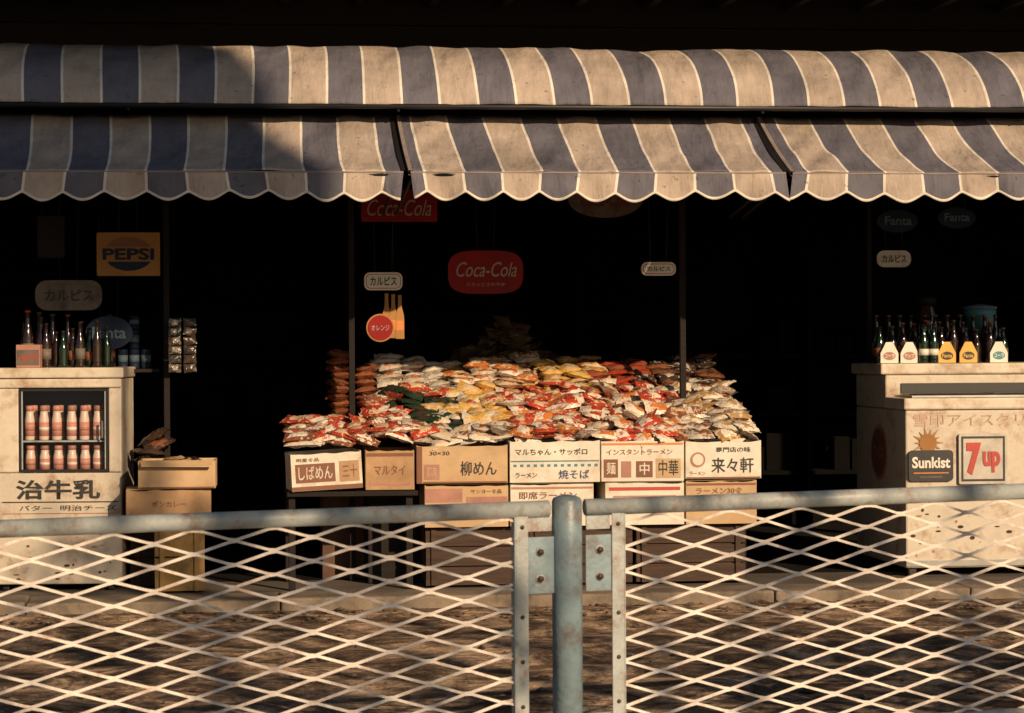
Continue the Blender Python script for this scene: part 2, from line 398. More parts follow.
def valance(name,x0,x1,y,ztop,zbot,parent,phase,seed):
    n=int((x1-x0)/.0073); rows=8; vs=[];fs=[];uv=[];tv=[];tf=[];sv=[]
    for i in range(n+1):
        x=x0+(x1-x0)*i/n
        s=.5-.5*math.cos(2*math.pi*(x-phase)/P); s=s**.62
        zb=zbot+.046*(1-s)+.018*noise.noise(Vector((x*1.9,seed,0)))
        fold=.055*noise.noise(Vector((x*2.6+seed,1,2)))+.034*noise.noise(Vector((x*7+seed,4,2)))
        for j in range(rows+1):
            t=j/rows; z=ztop+(zb-ztop)*t
            yy=y-fold*t-.008*t*math.sin(x*2*math.pi/P+seed)
            vs.append((x+.018*t*math.sin(x*3.1+seed),yy,z)); uv.append((x,t))
        for zz in (zb-.004,zb+.011): tv.append((x+.018*math.sin(x*3.1+seed),yy-.003,zz))
        for zz in (ztop-.008,ztop-.001): sv.append((x,y-.003,zz))
    for i in range(n):
        for j in range(rows):
            a=i*(rows+1)+j; fs.append((a,a+1,a+rows+2,a+rows+1))
        a=2*i; tf.append((a,a+2,a+3,a+1))
    me=bpy.data.meshes.new(name); me.from_pydata(vs,[],fs); me.materials.append(M['aw_low'])
    ul=me.uv_layers.new(name='UVMap')
    for l in me.loops: ul.data[l.index].uv=uv[l.vertex_index]
    me.polygons.foreach_set('use_smooth',[True]*len(fs)); me.update()
    ob=bpy.data.objects.new(name,me); COL.objects.link(ob); par(ob,parent)
    g=MB(); g.add(tv,tf,'trim',True); o=g.obj(name+'_trim',parent); so=o.modifiers.new('t','SOLIDIFY'); so.thickness=.004
    g=MB(); g.add(sv,tf,'seam',True); g.obj(name+'_seam',parent)
low=[(-1.78,1.125),(1.165,3.285),(3.325,6.2)]
for i,(a,b) in enumerate(low):
    aw=grp('striped_awning' if i==0 else 'striped_awning.%03d'%i,((a+b)/2,-1,2.6))
    prof=[(-.5-.9*t,2.86-.385*t-.02*math.sin(math.pi*t)) for t in [k/22 for k in range(23)]]
    sheet('canopy','aw_low',a,b,prof,aw,amp=.018,seed=i*7+1,ribs=True)
    valance('scalloped_valance',a,b,-1.402,2.478,2.318,aw,-.724,i*3+1)
    g=MB(); g.tube((a,-1.385,2.462),(b,-1.385,2.462),.014,'black',10); g.tube((a,-.49,2.85),(b,-.49,2.85),.02,'black',10)
    for x in (a+.02,b-.02):
        g.tube((x,-.5,2.815),(x,-1.385,2.440),.011,'black',8); g.tube((x,.08,2.3),(x,-1.2,2.45),.010,'black',8)
    g.obj('frame',aw)
    g=MB()
    for x in (a,b):
        vs=[];fs=[]
        for (y,z) in prof: vs+=[(x-.011,y,z+.009),(x+.011,y,z+.009),(x+.011,y,z-.018),(x-.011,y,z-.018)]
        for k in range(len(prof)-1):
            o=4*k
            for q in range(4): fs.append((o+q,o+(q+1)%4,o+4+(q+1)%4,o+4+q))
        g.add(vs,fs,'seam' if x==a else 'black')
    g.obj('edge_binding',aw)
ua=grp('barrel_awning',(1.8,-.3,3.1))
prof=[]
for k in range(25):
    a=math.radians(88-78*k/24)
    prof.append((.24-1.0*math.cos(a), 2.82+.525*math.sin(a)))
sheet('canopy','aw_up',-1.9,6.2,prof,ua,amp=.017,seed=31)
g=MB(); yb,zb=prof[-1]; g.tube((-1.9,yb+.01,zb-.012),(6.2,yb+.01,zb-.012),.016,'black',10)
for x in (-1.9,-.4,1.15,3.3,4.9,6.2):
    for k in range(0,24,3): g.tube((x,prof[k][0]+.02,prof[k][1]-.04),(x,prof[k+3][0]+.02,prof[k+3][1]-.04),.009,'black',6)
g.obj('frame',ua)

# ------------------------------------------------------------------ packets
class Packs:
    def __init__(s): s.v=[];s.f=[];s.uv=[];s.c1=[];s.c2=[]
    def add(s, loc, rot, L=.19, W=.135, H=.042, c1=(1,1,1), c2=(1,0,0)):
        nu,nv=9,6; o=len(s.v); sd=random.uniform(0,500)
        R=rot.to_matrix(); loc=Vector(loc); b=random.uniform(.75,1.12); c1=tuple(q*b for q in c1)
        tw=random.uniform(-.015,.015)
        for sgn in (1,-1):
            for i in range(nu+1):
                u=-1+2*i/nu
                for j in range(nv+1):
                    v=-1+2*j/nv
                    cu=max(0,1-(abs(u)/.86)**2.6)**.55 if abs(u)<.86 else 0
                    cv=max(0,1-abs(v)**2.6)**.55
                    h=H*.5*cu*cv*(1+.55*noise.noise(Vector((u*2.4+sd,v*2.4,sgn))))+.001
                    x=u*L/2; y=v*W/2*(1-.10*cu)
                    z=sgn*h+.006*noise.noise(Vector((u*1.8+sd,v*1.8,9)))*(1.5 if cu==0 else .7)+tw*u*v + (.005*math.sin(v*9+sd) if abs(u)>.95 else 0)
                    s.v.append(loc+R@Vector((x,y,z))); s.uv.append((u,v)); s.c1.append((*c1,1)); s.c2.append((*c2,1))
        n=(nu+1)*(nv+1)
        for i in range(nu):
            for j in range(nv):
                a=o+i*(nv+1)+j; s.f.append((a,a+nv+1,a+nv+2,a+1)); b=a+n; s.f.append((b,b+1,b+nv+2,b+nv+1))
    def obj(s,name):
        me=bpy.data.meshes.new(name); me.from_pydata(s.v,[],s.f); me.materials.append(M['film'])
        ul=me.uv_layers.new(name='UVMap')
        for l in me.loops: ul.data[l.index].uv=s.uv[l.vertex_index]
        for nm,d in (('col',s.c1),('col2',s.c2)):
            at=me.color_attributes.new(nm,'FLOAT_COLOR','POINT'); at.data.foreach_set('color',[q for c in d for q in c])
        me.polygons.foreach_set('use_smooth',[True]*len(s.f)); me.update()
        ob=bpy.data.objects.new(name,me); COL.objects.link(ob); return ob
RED=(.44,.055,.028); ORG=(.54,.18,.05); WHT=(.72,.64,.53); YEL=(.62,.37,.09); GRN=(.02,.045,.025); GLD=(.46,.27,.10); SIL=(.56,.49,.41); BRN=(.22,.08,.04); CRM=(.64,.46,.29); DK=(.06,.04,.03)
def colr(x,y):
    x+=random.gauss(0,.04); y+=random.gauss(0,.04); r=random.random()
    if y<.42:
        if x<1.24: return (RED,CRM) if r<.5 else ((BRN,WHT) if r<.7 else (WHT,RED))
        if x<1.85 and y<-.26: return (WHT,CRM) if r<.55 else (SIL,BRN)
        if x<1.50 and y<.25: return (GRN,DK) if r<.8 else (GRN,SIL)
        if x<1.50: return (RED,CRM) if r<.5 else (WHT,RED)
        if x<1.86: return (YEL,CRM) if r<.6 else ((WHT,YEL) if r<.8 else (CRM,RED))
        if x<2.42: return (RED,CRM) if r<.45 else ((ORG,WHT) if r<.75 else (WHT,RED))
        if x<2.88: return (RED,WHT) if r<.3 else ((BRN,CRM) if r<.5 else (WHT,ORG))
        return (SIL,BRN) if r<.4 else ((WHT,GLD) if r<.8 else (GLD,WHT))
    if x<1.62: return (WHT,SIL) if r<.85 else (SIL,ORG)
    if x<2.12: return (WHT,ORG) if r<.4 else ((ORG,CRM) if r<.7 else (CRM,BRN))
    if x<2.52: return (YEL,CRM) if r<.8 else (CRM,YEL)
    if x<2.85: return (BRN,RED) if r<.7 else (RED,BRN)
    return (DK,SIL) if r<.5 else (BRN,DK)
def H(x,y): return .935+.30*(y+.5)+.05*noise.noise(Vector((x*2.3,y*2.3,5)))
pk=Packs()
y=-.44
while y<1.04:
    xm=.56 if y<-.1 else (1.06 if y<.2 else 1.2)
    back=y>.4
    x=xm
    while x<3.30:
        blk=int((x+.05)/.42)
        yaw=(noise.noise(Vector((blk*3.7,round(y*2.2),1)))*1.3)
        for lay in range(2):
            if lay==1 and random.random()<.3: continue
            c1,c2=colr(x,y)
            if back: rz=random.gauss(0,.12); ex=random.gauss(.14,.06); ey=random.gauss(0,.08)
            else: rz=yaw+random.gauss(0,.40); ex=random.gauss(.30,.20); ey=random.gauss(0,.22)
            px=min(3.25,max(.58,x+random.uniform(-.03,.03)))
            pk.add((px,y+random.uniform(-.025,.025),H(x,y)+.01+.036*lay+random.uniform(-.008,.012)),
                   Euler((ex,ey,rz)),L=random.uniform(.155,.195),W=random.uniform(.11,.135),H=random.uniform(.036,.052),c1=c1,c2=c2)
        x+=.145 if back else .122
    y+=.088
pk.obj('snack_packet_pile')
g=MB()
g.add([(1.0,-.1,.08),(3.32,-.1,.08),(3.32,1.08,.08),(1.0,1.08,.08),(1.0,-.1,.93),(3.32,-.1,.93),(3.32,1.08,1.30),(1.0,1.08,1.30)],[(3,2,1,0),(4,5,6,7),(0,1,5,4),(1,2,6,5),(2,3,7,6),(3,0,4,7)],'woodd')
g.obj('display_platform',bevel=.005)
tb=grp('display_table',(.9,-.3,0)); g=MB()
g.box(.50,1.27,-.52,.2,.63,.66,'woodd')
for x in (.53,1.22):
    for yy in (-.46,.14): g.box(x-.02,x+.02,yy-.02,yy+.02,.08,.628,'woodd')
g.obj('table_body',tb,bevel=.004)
ps=Packs()
for cx in (.86,1.03):
    top=1.47 if cx<.9 else 1.39
    z=.97
    while z<top:
        ps.add((cx+random.uniform(-.014,.014),.42+random.uniform(-.02,.02),z),Euler((random.gauss(0,.05),random.gauss(0,.07),random.gauss(0,.14))),L=.15,W=.16,H=.05,c1=random.choice([BRN,(.30,.10,.045),(.24,.08,.04)]),c2=random.choice([BRN,(.34,.15,.07)])); z+=.045
ps.obj('packet_stack')
g=MB(); g.box(.74,1.14,.28,.6,.08,.945,'cardd',jit=.006); g.obj('support_carton',bevel=.004)
pd=Packs()
for i in range(70):
    a=random.uniform(0,6.28); r=random.random()**.6*.32
    x=2.02+r*math.cos(a); yy=1.45+r*.5*math.sin(a)
    pd.add((x,yy,1.38+.26*(1-r/.33)+random.uniform(-.01,.01)),Euler((random.gauss(.2,.3),random.gauss(0,.4),random.uniform(-3,3))),c1=(.09,.055,.03),c2=(.13,.08,.04))
pd.obj('bag_mound')
g=MB(); g.box(1.5,2.6,1.15,1.8,.08,1.37,'woodd'); g.obj('rear_counter',bevel=.005)

# ------------------------------------------------------------------ cartons
def carton(name,x0,x1,y0,y1,z0,z1,k,open_top=True,rot=0,stripes=None,texts=(),flaps=False,roll=0):
    c=Vector(((x0+x1)/2,y0,z0)); T=Matrix.Translation(c)@Matrix.Rotation(rot,4,'Z')@Matrix.Rotation(roll,4,'Y')@Matrix.Translation(-c)
    e=grp(name,((x0+x1)/2,(y0+y1)/2,z0)); g=MB(T); w=.007
    j=.004
    n=14; top=[(x0+(x1-x0)*i/n, z1+.008*noise.noise(Vector((x0*9+i*.5,3,z0)))-(.004 if 0<i<n else 0)) for i in range(n+1)]
    g.plate([(x0,z0),(x1,z0)]+top[::-1],y0,y0+w,k)
    g.box(x0,x1,y1-w,y1,z0,z1,k,jit=j)
    g.box(x0,x0+w,y0+w+.001,y1-w-.001,z0,z1,k,jit=j*.3); g.box(x1-w,x1,y0+w+.001,y1-w-.001,z0,z1,k,jit=j*.3)
    g.box(x0+w,x1-w,y0+w,y1-w,z0+.002,z0+w,k)
    if not open_top: 
        g.box(x0+.004,x1-.004,y0+.004,(y0+y1)/2-.003,z1+.001,z1+w,k,jit=j*.6); g.box(x0+.004,x1-.004,(y0+y1)/2+.003,y1-.004,z1+.001,z1+w,k,jit=j*.6)
    if flaps:
        g.add([(x0+.01,y0,z1),(x1-.01,y0,z1),(x1-.02,y0-.05,z1-.035),(x0+.02,y0-.055,z1-.03),(x0+.01,y0+.004,z1+.004),(x1-.01,y0+.004,z1+.004),(x1-.02,y0-.047,z1-.03),(x0+.02,y0-.052,z1-.025)],[(0,3,2,1),(4,5,6,7),(2,3,7,6),(0,4,7,3),(1,2,6,5)],k)
    g.obj('carton_body',e,bevel=.002)
    if stripes:
        g=MB(T)
        for (a,b,cz,d,kk) in stripes:
            X0=x0+(x1-x0)*a; X1=x0+(x1-x0)*b; Z0=z0+(z1-z0)*cz; Z1=z0+(z1-z0)*d
            g.box(X0,X1,y0-.0025,y0-.001,Z0,Z1,kk)
        g.obj('printed_bands',e)
    for (s,a,b,cz,d,kk) in texts:
        text(s,x0+(x1-x0)*a,x0+(x1-x0)*b,z0+(z1-z0)*cz,z0+(z1-z0)*d,y0-.0038,kk,'print',e,T=T,bold=.01)
    return e
N='cardboard_carton'
cnt=[0]
def nm():
    cnt[0]+=1; return N if cnt[0]==1 else N+'.%03d'%(cnt[0]-1)
carton(nm(),.530,.945,-.54,-.14,.672,.890,'cardw',rot=.05,roll=-.05,stripes=[(0,1,.01,.12,'brown'),(.06,.62,.22,.72,'brown'),(.68,.96,.2,.75,'card')],texts=[('しばめん',.10,.58,.3,.66,'cardw'),('明星食品',.08,.4,.78,.88,'brown'),('三十',.72,.93,.3,.66,'brown')])
carton(nm(),.963,1.25,-.49,-.12,.665,.90,'card',rot=-.02,stripes=[(.02,.98,.84,.92,'brown'),(.08,.92,.12,.2,'fadedred')],texts=[('マルタイ',.18,.82,.38,.62,'brown')])
carton(nm(),1.262,1.800,-.52,-.12,.70,.925,'card2',stripes=[(0.005,.06,.01,.97,'brown'),(.08,.25,.10,.50,'fadedred'),(.07,.99,.01,.05,'brown')],texts=[('30×30',.14,.36,.74,.84,'ink'),('柳めん',.48,.88,.2,.58,'ink'),('即席',.11,.22,.18,.44,'card2')])
carton(nm(),1.812,2.350,-.53,-.12,.70,.945,'cardw',rot=.012,stripes=[(.01,.99,.5,.53,'teal')]+[(.04+.075*i,.075+.075*i,.38,.44,'teal') for i in range(13)],texts=[('マルちゃん・サッポロ',.06,.86,.66,.82,'ink'),('ラーメン',.06,.3,.12,.24,'ink'),('焼そば',.54,.88,.08,.30,'blue')])
carton(nm(),2.360,2.856,-.52,-.12,.70,.94,'cardw',rot=-.015,stripes=[(.03,.20,.1,.55,'brown'),(.24,.36,.1,.5,'fadedred'),(.42,.62,.1,.5,'brown'),(.01,.99,.90,.95,'orange'),(.66,.96,.08,.56,'card2')],texts=[('中',.46,.58,.16,.46,'cardw'),('麺',.06,.17,.18,.48,'cardw'),('インスタントラーメン',.06,.86,.66,.80,'brown'),('中華',.69,.93,.14,.52,'ink')])
e5=carton(nm(),2.866,3.325,-.52,-.12,.71,.935,'cardw',rot=.01,stripes=[(.01,.99,.01,.05,'brown')],texts=[('専門店の味',.40,.86,.70,.84,'ink'),('来々軒',.34,.90,.16,.56,'ink'),('ラーメン',.05,.26,.10,.20,'brown')])
g=MB(); g.plate(ellipse(2.94,.825,.045,.045,28),-.5255,-.5235,'fadedred'); g.plate(ellipse(2.94,.825,.033,.033,28),-.5275,-.526,'cardw'); g.obj('printed_roundel',e5)
carton(nm(),1.31,1.805,-.50,-.12,.44,.688,'card2',False,stripes=[(.01,.45,.6,.92,'fadedred'),(.5,.99,.55,.72,'fadedred')],texts=[('サンヨー食品',.55,.92,.8,.90,'brown')])
carton(nm(),1.818,2.315,-.50,-.12,.44,.690,'cardw',False,rot=.01,stripes=[(.01,.99,.88,.93,'fadedred')],texts=[('即席ラーメン',.1,.8,.64,.82,'brown')])
carton(nm(),2.385,2.86,-.50,-.12,.44,.690,'cardw',False,stripes=[(.05,.95,.82,.90,'redc'),(.1,.9,.66,.7,'fadedred')],texts=[('ラーメン',.3,.7,.35,.6,'redc')])
carton(nm(),2.872,3.30,-.50,-.12,.44,.696,'card2',False,stripes=[(.01,.99,.9,.95,'brown')],texts=[('ラーメン30食',.14,.8,.70,.85,'brown')])
def crate(name,x0,x1,y0,y1,z0,z1,k='wood',n=3):
    e=grp(name,((x0+x1)/2,(y0+y1)/2,z0)); g=MB(); h=(z1-z0)/n
    for i in range(n):
        a=z0+i*h+.004; b=z0+(i+1)*h-.006
        g.box(x0,x1,y0,y0+.012,a,b,k,jit=.003); g.box(x0,x1,y1-.012,y1,a,b,k,jit=.003)
        g.box(x0,x0+.012,y0+.014,y1-.014,a,b,k,jit=.002); g.box(x1-.012,x1,y0+.014,y1-.014,a,b,k,jit=.002)
    for x in (x0+.03,x1-.06):
        g.box(x,x+.03,y0-.015,y0-.004,z0+.004,z1-.006,k)
    g.box(x0+.016,x1-.016,y0+.016,y1-.016,z0+.003,z0+.013,k)
    g.box(x0+.02,x1-.02,y0+.02,y1-.02,z0+.016,z1-.03,'cardd')
    g.obj('crate_slats',e,bevel=.002)
crate('wooden_crate',1.32,1.92,-.44,-.12,.09,.435); crate('wooden_crate.001',1.94,2.56,-.42,-.12,.09,.435); crate('wooden_crate.002',2.58,3.24,-.44,-.12,.09,.435)
carton(nm(),-.36,.085,-.55,-.15,.69,.85,'card2',rot=-.03,stripes=[(.01,.99,.01,.06,'brown')],flaps=True)
carton(nm(),-.43,.06,-.53,-.13,.50,.682,'card',False,rot=.04,texts=[('ポンカレー',.3,.7,.45,.65,'brown')])
crate('wooden_crate.003',-.27,.02,-.50,-.15,.085,.49,'woody',2)
crate('wooden_crate.004',-.42,-.05,-.12,.25,.085,.60,'wood',3)
pl=Packs()
for i in range(10):
    pl.add((random.uniform(-.28,.0),random.uniform(-.45,-.22),.81+random.uniform(-.03,.03)),Euler((random.gauss(0,.3),random.gauss(0,.3),random.uniform(-2,2))),c1=random.choice([DK,BRN,GLD]),c2=random.choice([DK,CRM]))
for i in range(8):
    pl.add((-.27+random.uniform(-.04,.05),-.02+random.uniform(-.04,.04),.66+i*.045),Euler((random.gauss(0,.2),random.gauss(0,.2),random.uniform(-1,1))),c1=random.choice([DK,(.05,.03,.02)]),c2=random.choice([DK,BRN]))
pl.obj('loose_packets')

# ------------------------------------------------------------------ bottles helper
def bottle(g,x,y,z,h=.28,r=.031,k='darkglass',cap='redc',label=None,lz=(.18,.42)):
    pr=[(.85,0),(1,.02),(1,.12),(.92,.25),(1,.45),(.95,.55),(.6,.70),(.40,.82),(.38,.95),(.42,.955),(.42,.975)]
    g.lathe([(a*r,b*h) for a,b in pr],(x,y,z),k,14)
    g.lathe([(r*.48,h*.965),(r*.48,h*.995),(r*.4,h)],(x,y,z),cap,12)
    if label: g.lathe([(r*1.03,lz[0]*h),(r*1.03,lz[1]*h)],(x,y,z),label,14)
def can(g,x,y,z,h=.12,r=.031,k='redc',k2='white'):
    g.lathe([(r*.9,0),(r,.006),(r,h*.35)],(x,y,z),k,16); g.lathe([(r*1.005,h*.35),(r*1.005,h*.7)],(x,y,z),k2,16)
    g.lathe([(r,h*.7),(r,h-.008),(r*.88,h)],(x,y,z),k,16)

# ------------------------------------------------------------------ refrigerated case (left)
FT=Matrix.Translation((-.462,-.3,0))@Matrix.Rotation(math.radians(-5),4,'Z')
fr=grp('milk_refrigerator',(-.8,0,0)); W=.74
g=MB(FT)
g.box(-W,0,.61,.64,.12,1.33,'enamel'); g.box(-W,-W+.03,.03,.61,.12,1.33,'enamel'); g.box(-.03,0,.03,.61,.12,1.33,'enamel')
g.box(-W,0,0,.03,.12,.775,'enamel2'); g.box(-W,0,0,.03,1.275,1.33,'enamel')
g.box(-W,-.60,0,.03,.778,1.272,'enamel'); g.box(-.075,0,0,.03,.778,1.272,'enamel')
g.box(-W-.012,.014,-.018,.65,1.333,1.394,'enamel')
g.box(-W+.03,-.03,.32,.34,.14,1.32,'blue'); g.box(-W+.03,-.03,.03,.32,.75,.772,'enamel')
for x in (-W+.05,-.07): g.box(x-.02,x+.02,.05,.09,.08,.118,'black'); g.box(x-.02,x+.02,.5,.54,.08,.118,'black')
g.obj('cabinet',fr,bevel=.008)
g=MB(FT)
g.box(-.598,-.585,-.006,.024,.78,1.27,'black'); g.box(-.09,-.077,-.006,.024,.78,1.27,'black'); g.box(-.584,-.091,-.006,.024,1.256,1.27,'black'); g.box(-.584,-.091,-.006,.024,.78,.795,'black')
g.box(-.584,-.578,-.003,.012,.796,1.255,'rail'); g.box(-.097,-.0915,-.003,.012,.796,1.255,'rail')
g.box(-.115,-.105,-.016,-.001,.98,1.08,'chrome')
g.box(-.70,-.02,-.004,-.001,.601,.607,'ink'); g.box(-.70,-.02,-.004,-.001,.535,.539,'fadedred')
g.box(-.584,-.09,.04,.28,.955,.964,'rail')
g.obj('window_frame',fr)
g=MB(FT); g.add([(-.577,.008,.797),(-.098,.008,.797),(-.098,.008,1.254),(-.577,.008,1.254)],[(0,1,2,3)],'glass'); g.obj('glass_pane',fr)
g=MB(FT)
for z,h in ((.965,.205),(.774,.160)):
    for i in range(6):
        for d in range(2):
            x=-.545+i*.080+random.uniform(-.005,.005); y=.085+.10*d+random.uniform(-.01,.01); r=.029
            g.lathe([(r*.93,0),(r,.01),(r,h*.6),(r*.82,h*.74),(r*.74,h*.9)],(x,y,z),'milk',16)
            g.lathe([(r*1.01,h*.12),(r*1.01,h*.52)],(x,y,z),'pink',16)
            g.lathe([(r*1.02,h*.28),(r*1.02,h*.38)],(x,y,z),'white' if i%2 else 'fadedred',16)
            g.lathe([(r*.84,h*.84),(r*.84,h*.97),(r*.7,h)],(x,y,z),'fadedred' if i%2 else 'pink',14)
g.obj('milk_bottles',fr)
text('治牛乳',-.62,-.125,.620,.735,-.003,'ink','lettering',fr,bold=.03,T=FT)
text('バター  明治チーズ',-.60,-.03,.552,.585,-.003,'ink','small_lettering',fr,bold=.005,T=FT)
g=MB(FT)
for i in range(22):
    x=random.uniform(-.68,-.05); z=random.uniform(.15,.50); g.plate(ellipse(x,z,random.uniform(.004,.022),random.uniform(.003,.009),7),-.003,-.0005,random.choice(['fadedred','wood','cardd']))
g.obj('chipped_marks',fr)
tp=grp('bottle_row',(-.8,0,1.394)); g=MB(FT)
for i in range(8):
    bottle(g,-.46+i*.05,.16+.06*(i%2),1.395,h=random.uniform(.20,.28),r=.029,k=random.choice(['darkglass','greenglass','darkglass']),cap=random.choice(['black','black','brown']),label=random.choice([None,'dimwhite','brown','dimtext']))
for i in range(7):
    bottle(g,-.62+i*.085,.36+.04*(i%2),1.395,h=random.uniform(.26,.34),r=.033,k='darkglass',cap=random.choice(['redc','black','dimwhite']),label=random.choice(['dimwhite','brown','reds']))
g.obj('bottles',tp)
sbx=grp('small_display_box',(-1,-.25,1.394)); g=MB(FT); g.box(-.62,-.48,.04,.13,1.395,1.53,'fadedred'); g.box(-.615,-.485,.036,.0385,1.41,1.50,'dimwhite'); g.obj('box',sbx,bevel=.003)
text('45円',-.60,-.50,1.43,1.475,.034,'redc','lettering',sbx,T=FT,bold=.01)
tp2=grp('syrup_bottle',(-1.0,-.1,1.394)); g=MB(FT); bottle(g,-.575,.2,1.395,h=.34,r=.036,cap='redc',label='dimwhite'); bottle(g,-.50,.22,1.395,h=.30,r=.034,cap='black',label='brown'); g.obj('bottles',tp2)
sf=grp('wall_shelf',(-.7,.35,1.3)); g=MB()
g.box(-1.3,-.25,.25,.5,1.36,1.38,'woodd'); g.obj('shelf',sf)
cs=grp('can_stack',(-.4,.35,1.38)); g=MB()
for x,z in ((-.40,1.381),(-.33,1.381),(-.40,1.503),(-.47,1.381)): can(g,x,.36,z,k='dimblue',k2='dimtext')
can(g,-.40,.36,1.625,h=.08,k='dimblue',k2='dimtext')
g.obj('cans',cs)
hs=Packs()
for c in range(2):
    for i in range(6):
        hs.add((-.15+.09*c,.02,1.66-i*.055),Euler((1.45,random.gauss(0,.1),random.gauss(0,.2))),L=.075,W=.055,H=.02,c1=random.choice([DK,(.03,.035,.03)]),c2=random.choice([DK,(.2,.18,.15)]))
hs.obj('hanging_packet_strip')

# ------------------------------------------------------------------ freezer (right)
fz=grp('ice_cream_freezer',(4.8,.3,0)); g=MB()
X0,X1,Y0,Y1=4.295,5.55,-.2,1.02
g.box(X0,X1,Y0,Y1,.13,1.10,'enamel2'); 
g.box(X0-.012,X1+.012,Y0-.015,.26,1.103,1.175,'enamel')
g.box(X0-.03,X1+.02,.27,Y1+.02,1.315,1.385,'enamel'); g.box(X0,X1,.275,Y1,1.103,1.312,'enamel2')
for x in (X0+.05,X1-.05):
    for y in (Y0+.06,Y1-.06): g.box(x-.03,x+.03,y-.03,y+.03,.08,.128,'black')
g.obj('chest',fz,bevel=.012)
g=MB(); g.box(X0+.05,X1-.05,Y0+.03,.24,1.177,1.19,'chrome'); g.box(X0+.08,X0+.58,Y0+.06,.22,1.192,1.20,'darkglass'); g.box(X0+.62,X1-.08,Y0+.06,.22,1.192,1.20,'darkglass')
g.box(X0,X1,Y0-.008,Y0-.002,.14,.18,'chrome'); g.box(X0+.10,X1,.266,.2735,1.195,1.26,'black')
for i in range(7): g.box(X0+.75,X1-.1,Y0-.004,Y0-.001,.24+.03*i,.25+.03*i,'ink')
g.obj('lid_and_trim',fz,bevel=.002)
g=MB()
for i in range(20):
    x=random.uniform(X0+.03,X0+.7); z=random.uniform(.2,.62); g.plate(ellipse(x,z,random.uniform(.004,.02),random.uniform(.003,.012),7),Y0-.003,Y0-.0005,random.choice(['fadedred','wood','card']))
g.obj('rust_chips',fz)
SD=Matrix.Translation((X0,0,0))@Matrix.Rotation(math.radians(-90),4,'Z')
g=MB(SD); g.plate(ellipse(-.42,.82,.20,.175),-.005,-.001,'fadedred'); g.plate(ellipse(-.42,.82,.17,.15),-.007,-.0055,'brown'); g.obj('side_emblem',fz)
text('アイス',-.54,-.30,.78,.86,-.0085,'palered','side_lettering',fz,T=SD)
text('雪印アイスクリーム',X0+.05,X0+.98,1.00,1.078,Y0-.004,'palered','front_lettering',fz)
g=MB(); cx,cz=X0+.14,.90
for i in range(14):
    a=math.pi*2*i/14; r1=.085 if i%2 else .1
    g.plate([(cx+.022*math.cos(a+1.57),cz+.022*math.sin(a+1.57)),(cx-.022*math.cos(a+1.57),cz-.022*math.sin(a+1.57)),(cx+r1*math.cos(a),cz+r1*math.sin(a))],Y0-.004-.0003*i,Y0-.001,'card')
g.plate(ellipse(cx,cz,.055,.055),Y0-.0095,Y0-.001,'ochre'); g.obj('sunburst_motif',fz)
sg=grp('fruit_drink_sign',(4.45,-.22,.8)); g=MB(); g.plate(rrect(4.31,4.59,.665,.855,.025),-.222,-.211,'ink'); g.obj('panel',sg)
text('Sunkist',4.33,4.57,.745,.815,-.2245,'white','lettering',sg,bold=.03)
g=MB(); g.box(4.34,4.56,-.2235,-.2225,.712,.719,'orange'); g.box(4.38,4.52,-.2235,-.2225,.685,.697,'dimwhite'); g.obj('rule',sg)
s7=grp('soda_sign',(4.78,-.22,.8)); g=MB(); g.plate(rrect(4.625,4.93,.645,.955,.012),-.225,-.211,'whites'); 
for a in ((4.64,4.915,.925,.938),(4.64,4.915,.662,.675)): g.box(a[0],a[1],-.2275,-.2255,a[2],a[3],'ink')
g.box(4.64,4.652,-.2275,-.2255,.676,.924,'ink'); g.box(4.903,4.915,-.2275,-.2255,.676,.924,'ink'); g.obj('panel',s7)
text('7',4.672,4.765,.70,.90,-.2295,'redc','numeral',s7,bold=.06); text('up',4.775,4.885,.715,.845,-.2295,'redc','lettering',s7,bold=.04)

bt=grp('soft_drink_bottles',(4.7,.5,1.385)); g=MB()
for row,yy in ((0,.42),(1,.55),(2,.68)):
    for i in range(11):
        x=4.30+i*.080+row*.02+random.uniform(-.008,.008)
        bottle(g,x,yy+random.uniform(-.01,.01),1.386,h=random.uniform(.21,.28) if row<2 else .31,k=random.choice(['darkglass','darkglass','greenglass','darkglass']),cap=random.choice(['brown','dimwhite','black','redc']),label=random.choice([None,'brown','dimwhite',None]))
g.obj('bottles',bt)
def carrier(name,x,k,t,tk):
    e=grp(name,(x,.36,1.386)); g=MB()
    pts=[(x-.058,1.387),(x+.058,1.387),(x+.058,1.45),(x+.022,1.52),(x-.022,1.52),(x-.058,1.45)]
    g.plate(pts,.355,.360,k); g.box(x-.058,x+.058,.360,.378,1.387,1.40,k); g.plate(ellipse(x,1.432,.040,.026,24),.3525,.3545,tk); g.obj('folder',e,bevel=.001)
    text(t,x-.032,x+.032,1.42,1.445,.3515,k,'lettering',e,bold=.02)
carrier('bottle_carrier',4.345,'white','コーラ','fadedred'); carrier('bottle_carrier.001',4.475,'white','アップ','fadedred'); carrier('bottle_carrier.002',4.72,'yellow','Fanta','ink'); carrier('bottle_carrier.003',4.86,'yellow','Fanta','ink'); carrier('bottle_carrier.004',5.06,'white','コーラ','teal')
g=MB(); 
for x in (4.565,4.63): bottle(g,x,.345,1.386,h=.25,k='greenglass',cap='black',label='white',lz=(.2,.36))
g.obj('lemonade_bottles')
jr=grp('glass_jar',(4.75,.8,1.386)); g=MB(); g.lathe([(.07,0),(.085,.02),(.085,.3),(.06,.36),(.06,.38)],(4.72,.83,1.386),'darkglass',20); g.lathe([(.065,.381),(.065,.42),(.05,.43)],(4.72,.83,1.386),'woodd',20); g.obj('jar',jr)
